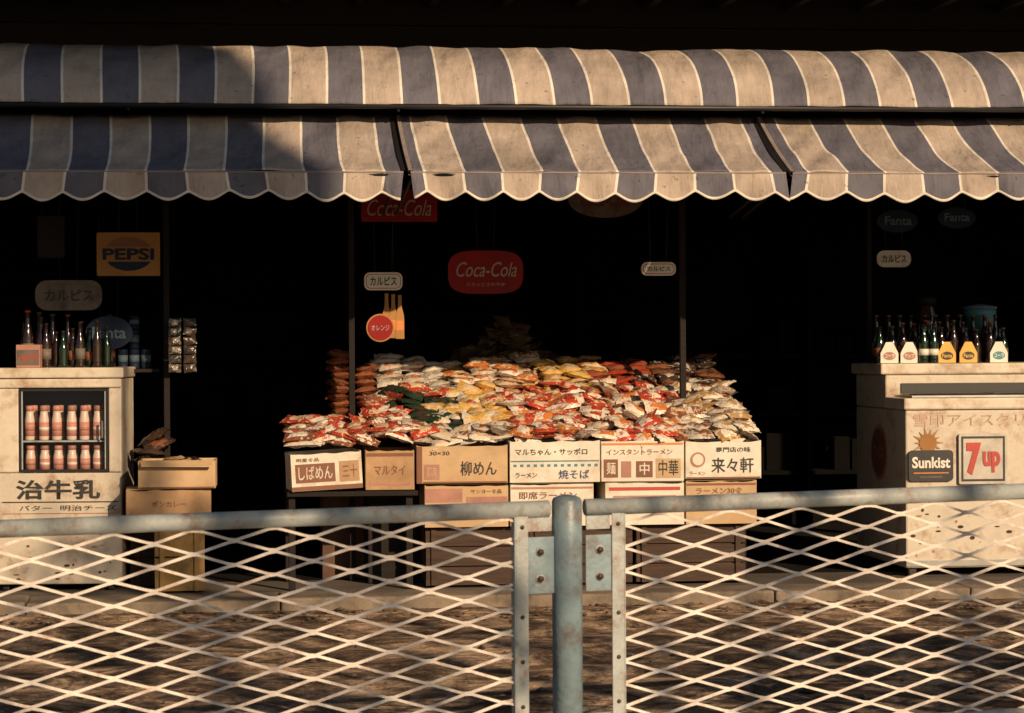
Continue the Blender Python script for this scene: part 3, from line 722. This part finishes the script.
bk=grp('blue_bucket',(5.15,.8,1.386)); g=MB(); g.lathe([(.08,0),(.095,.3),(.105,.305),(.105,.35)],(5.08,.83,1.386),'teal',24); g.lathe([(.11,.351),(.11,.365),(.02,.38)],(5.08,.83,1.386),'dimtext',24); g.obj('bucket',bk)

# ------------------------------------------------------------------ hanging signs
def sign(name,pts,y,k,border=None):
    cx=sum(p[0] for p in pts)/len(pts); cz=sum(p[1] for p in pts)/len(pts)
    e=grp(name,(cx,y,cz)); g=MB(); g.plate(pts,y,y+.012,k)
    zt=max(p[1] for p in pts)
    for dx in (-.05,.05): g.tube((cx+dx,y+.006,zt-.01),(cx+dx*1.3,y+.006,2.62),.0015,'black',5)
    g.obj('panel',e); return e
YS=-.02
e=sign('cola_sign',rrect(.975,1.436,2.265,2.46,.01),YS,'reds'); text('Coca-Cola',1.01,1.40,2.30,2.40,YS-.003,'signtext','lettering',e,shear=.35)
pts=[]
for i in range(48):
    t=2*math.pi*i/48; c_,s_=math.cos(t),math.sin(t)
    pts.append((1.73+.23*math.copysign(abs(c_)**.55,c_),1.958+.132*math.copysign(abs(s_)**.62,s_)))
e=sign('cola_sign.001',pts,YS,'reds'); text('Coca-Cola',1.55,1.92,1.93,2.02,YS-.004,'signtext','lettering',e,shear=.35); text('スカッとさわやか',1.61,1.85,1.872,1.895,YS-.004,'signtext','small_lettering',e)
for nme,a,b,c,d in (('milky_drink_sign',.99,1.222,1.85,1.958),('milky_drink_sign.001',2.69,2.905,1.935,2.018)):
    e=sign(nme,rrect(a,b,c,d,.036),YS,'white'); g=MB(); g.plate(rrect(a+.010,b-.010,c+.010,d-.010,.028),YS-.002,YS-.001,'redc'); g.plate(rrect(a+.014,b-.014,c+.014,d-.014,.025),YS-.004,YS-.0025,'white'); g.obj('border',e)
    text('カルピス',a+.035,b-.035,c+.028,d-.026,YS-.006,'ink','lettering',e,bold=.02)
e=sign('milky_drink_sign.002',rrect(4.17,4.385,1.985,2.088,.045),YS,'whites'); text('カルピス',4.2,4.355,2.012,2.062,YS-.004,'ink','lettering',e,bold=.02)
e=sign('milky_drink_sign.003',rrect(-.975,-.58,1.735,1.915,.07),YS,'dimwhite'); text('カルピス',-.92,-.63,1.79,1.86,YS-.004,'ink','lettering',e,bold=.02)
e=sign('cola_sign.002',rrect(-.61,-.235,1.94,2.20,.008),YS,'ochre'); g=MB(); g.plate([p for p in ellipse(-.42,2.07,.145,.10) if p[1]>2.105],YS-.006,YS-.0035,'brown'); g.plate([p for p in ellipse(-.42,2.07,.145,.10) if p[1]<2.035],YS-.006,YS-.0035,'dimblue'); g.obj('roundel',e)
text('PEPSI',-.575,-.27,2.035,2.105,YS-.008,'dimblue','lettering',e,bold=.03)
e=sign('orange_drink_sign',ellipse(-.54,1.60,.14,.10),YS,'dimblue'); text('Fanta',-.64,-.44,1.565,1.635,YS-.003,'dimtext','lettering',e,bold=.02)
e=sign('orange_drink_sign.001',ellipse(4.30,2.27,.13,.07),YS,'dimblue'); text('Fanta',4.22,4.39,2.245,2.30,YS-.003,'dimtext','lettering',e,bold=.02)
e=sign('orange_drink_sign.002',ellipse(4.68,2.29,.12,.065),YS,'dimblue'); text('Fanta',4.60,4.76,2.27,2.32,YS-.003,'dimtext','lettering',e,bold=.02)
e=sign('oval_shop_sign',ellipse(2.47,2.40,.23,.11),YS,'dimwhite'); text('Coca-Cola',2.32,2.62,2.36,2.44,YS-.003,'reds','lettering',e,shear=.3)
e=sign('beer_sign',rrect(-.96,-.80,2.05,2.3,.01),YS,'woodd')
e=grp('bottle_cutout_sign',(1.12,YS,1.7)); g=MB()
def bshape(cx,zb,h,r):
    pr=[(1,0),(1,.45),(.9,.55),(.45,.72),(.38,.95),(.45,.96),(.45,1)]
    return [(cx-a*r,zb+b*h) for a,b in pr]+[(cx+a*r,zb+b*h) for a,b in pr[::-1]]
for i,(cx,zz) in enumerate(((1.125,1.565),(1.165,1.56),(1.205,1.555))): g.plate(bshape(cx,zz,.265,.026),YS-.003*i,YS+.006,'ochre'); g.plate([(cx-.022,zz+.05),(cx+.022,zz+.05),(cx+.022,zz+.11),(cx-.022,zz+.11)],YS-.003*i-.002,YS-.003*i-.0005,'orange')
g.plate(ellipse(1.085,1.622,.085,.085),YS-.014,YS-.010,'ochre'); g.plate(ellipse(1.085,1.622,.076,.076),YS-.017,YS-.0145,'reds'); 
g.tube((1.165,YS+.008,1.8),(1.165,YS+.008,2.62),.0015,'black',5); g.obj('cutout',e)
text('オレンジ',1.03,1.14,1.605,1.64,YS-.019,'signtext','lettering',e,bold=.01)

# ------------------------------------------------------------------ guard fence
fe=grp('guard_fence',(1.223,-7.2,.12))
a=math.radians(12); D=Vector((math.cos(a),math.sin(a),.010)); Nn=Vector((math.sin(a),-math.cos(a),0)); O=Vector((1.223,-7.2,0)); Z=Vector((0,0,1))
def F(u,n,z): return O+D*u+Nn*n+Z*z
def fbox(g,u0,u1,n0,n1,z0,z1,k):
    vs=[F(u,n,z) for u in (u0,u1) for n in (n0,n1) for z in (z0,z1)]
    g.add(vs,[(0,1,3,2),(4,6,7,5),(0,4,5,1),(2,3,7,6),(0,2,6,4),(1,5,7,3)],k)
RZ=.958
SP=2.13
posts=MB(); rails=MB(); plates=MB(); mesh=MB(); bolts=MB()
for kx in range(-3,4):
    c=kx*SP; p=F(c,0,0); 
    posts.lathe([(.051,.1),(.051,RZ+.022),(.046,RZ+.034),(.03,RZ+.042),(.008,RZ+.046)],(p.x,p.y,.01*c),'post',28)
    posts.lathe([(.09,.115),(.09,.13),(.055,.135)],(p.x,p.y,.01*c),'post',24)
    if kx<3:
        u0=c+.066; u1=c+SP-.066
        rails.tube(F(u0,0,RZ),F(u1,0,RZ),.0285,'rail',20)
        rails.tube(F(u0+.08,0,.165),F(u1-.08,0,.165),.02,'rail',14)
        ua_,ub_=c+.178,c+SP-.165
        for uu,sg_ in ((ua_,1),(ub_,-1)):
            fbox(plates,uu-.022,uu+.022,.012,.017,.15,RZ-.022,'rail')
            fbox(plates,uu+(.022 if sg_>0 else -.027),uu+(.027 if sg_>0 else -.022),-.022,.017,.15,RZ-.024,'rail')
            for z0,z1 in ((.675,.865),(.15,.265)):
                fbox(plates,min(uu-sg_*.023,uu-sg_*.115),max(uu-sg_*.023,uu-sg_*.115),.006,.0115,z0,z1,'post')
                for zz in (z0+.05,z1-.05):
                    q=F(uu-sg_*.065,.011,zz); bolts.tube(q,q+Nn*.012,.011,'bolt',6)
                    bolts.tube(q,q+Nn*.003,.016,'rail',12)
            for zz in (.90,.60,.45,.30): q=F(uu,.0165,zz); bolts.tube(q,q+Nn*.004,.007,'bolt',10)
            fbox(plates,min(uu-sg_*.024,uu-sg_*.11),max(uu-sg_*.024,uu-sg_*.11),-.004,.004,RZ-.075,RZ-.027,'rail')
        h=.0385; w=.262; m0,m1=ua_+.024,ub_-.024
        nr=int((RZ-.03-.17)/h)
        for r in range(nr+1):
            zc=.180+r*h; pts=[]; sgn=1 if r%2==0 else -1
            def tri(u):
                q=((u-m0)/w)%1.0; t=4*abs(q-.5)-1; return max(-1,min(1,t*1.10))
            nseg=int((m1-m0)/(w/12))
            for i in range(nseg+1):
                u=m0+(m1-m0)*i/nseg; jz=.005*noise.noise(Vector((u*3,r*.7,kx)))
                pts.append((u,zc+h*.48*sgn*tri(u)+jz, .006*sgn*tri(u)+.006*noise.noise(Vector((u*1.5,r*.3,kx+7)))))
            vs=[];fs=[]
            for (u,z,n) in pts:
                if z>RZ-.03: z=RZ-.03
                hw=.0046; th=.0014
                for (cz,cn) in ((hw,-.003+th),(hw,-.003-th),(-hw,.003-th),(-hw,.003+th)): vs.append(F(u,n+cn,z+cz))
            for i in range(len(pts)-1):
                o=4*i
                for q in range(4): fs.append((o+q,o+(q+1)%4,o+4+(q+1)%4,o+4+q))
            mesh.add(vs,fs,'mesh')
posts.obj('posts',fe); rails.obj('rails',fe); plates.obj('end_plates',fe,bevel=.0015); mesh.obj('expanded_mesh',fe); bolts.obj('bolts',fe)

# ------------------------------------------------------------------ unseen board added behind the photographer to shade the left awning
bb=grp('shade_board',(7.4,-20,0)); g=MB()
g.box(5.2,9.42,-20.1,-20,10.25,14,'whites'); 
for x in (6,8.9): g.tube((x,-20.2,.12),(x,-20.2,13.8),.07,'black',12)
g.obj('board_and_poles',bb)

# ------------------------------------------------------------------ light, sky, camera
az=math.radians(25); el=math.radians(21.3)
S=Vector((math.sin(az)*math.cos(el),-math.cos(az)*math.cos(el),math.sin(el)))
ld=bpy.data.lights.new('sun','SUN'); ld.energy=5.0; ld.angle=math.radians(.5); ld.color=(1,.735,.47)
lo=bpy.data.objects.new('sun',ld); lo.rotation_euler=S.to_track_quat('Z','Y').to_euler(); lo.location=(10,-20,15); COL.objects.link(lo)
w=bpy.data.worlds.new('World'); sc.world=w; w.use_nodes=True; Nn_=w.node_tree.nodes
sky=Nn_.new('ShaderNodeTexSky'); sky.sky_type='NISHITA'; sky.sun_disc=False; sky.sun_elevation=el; sky.sun_rotation=math.atan2(S.x,S.y)
w.node_tree.links.new(sky.outputs[0],Nn_['Background'].inputs[0]); Nn_['Background'].inputs[1].default_value=.05
cd=bpy.data.cameras.new('camera'); cd.sensor_width=36; cd.lens=2640/1024*36; cd.clip_end=2000
cd.dof.use_dof=True; cd.dof.focus_distance=14.0; cd.dof.aperture_fstop=9
co=bpy.data.objects.new('camera',cd); COL.objects.link(co); sc.camera=co
co.matrix_world=Matrix.Translation((0,-16,1.5))@Matrix.Rotation(math.radians(-6.74),4,'Z')@Matrix.Rotation(math.radians(90-.2),4,'X')@Matrix.Rotation(math.radians(-.3),4,'Z')
sc.view_settings.view_transform='Standard'; sc.view_settings.look='None'; sc.view_settings.exposure=0
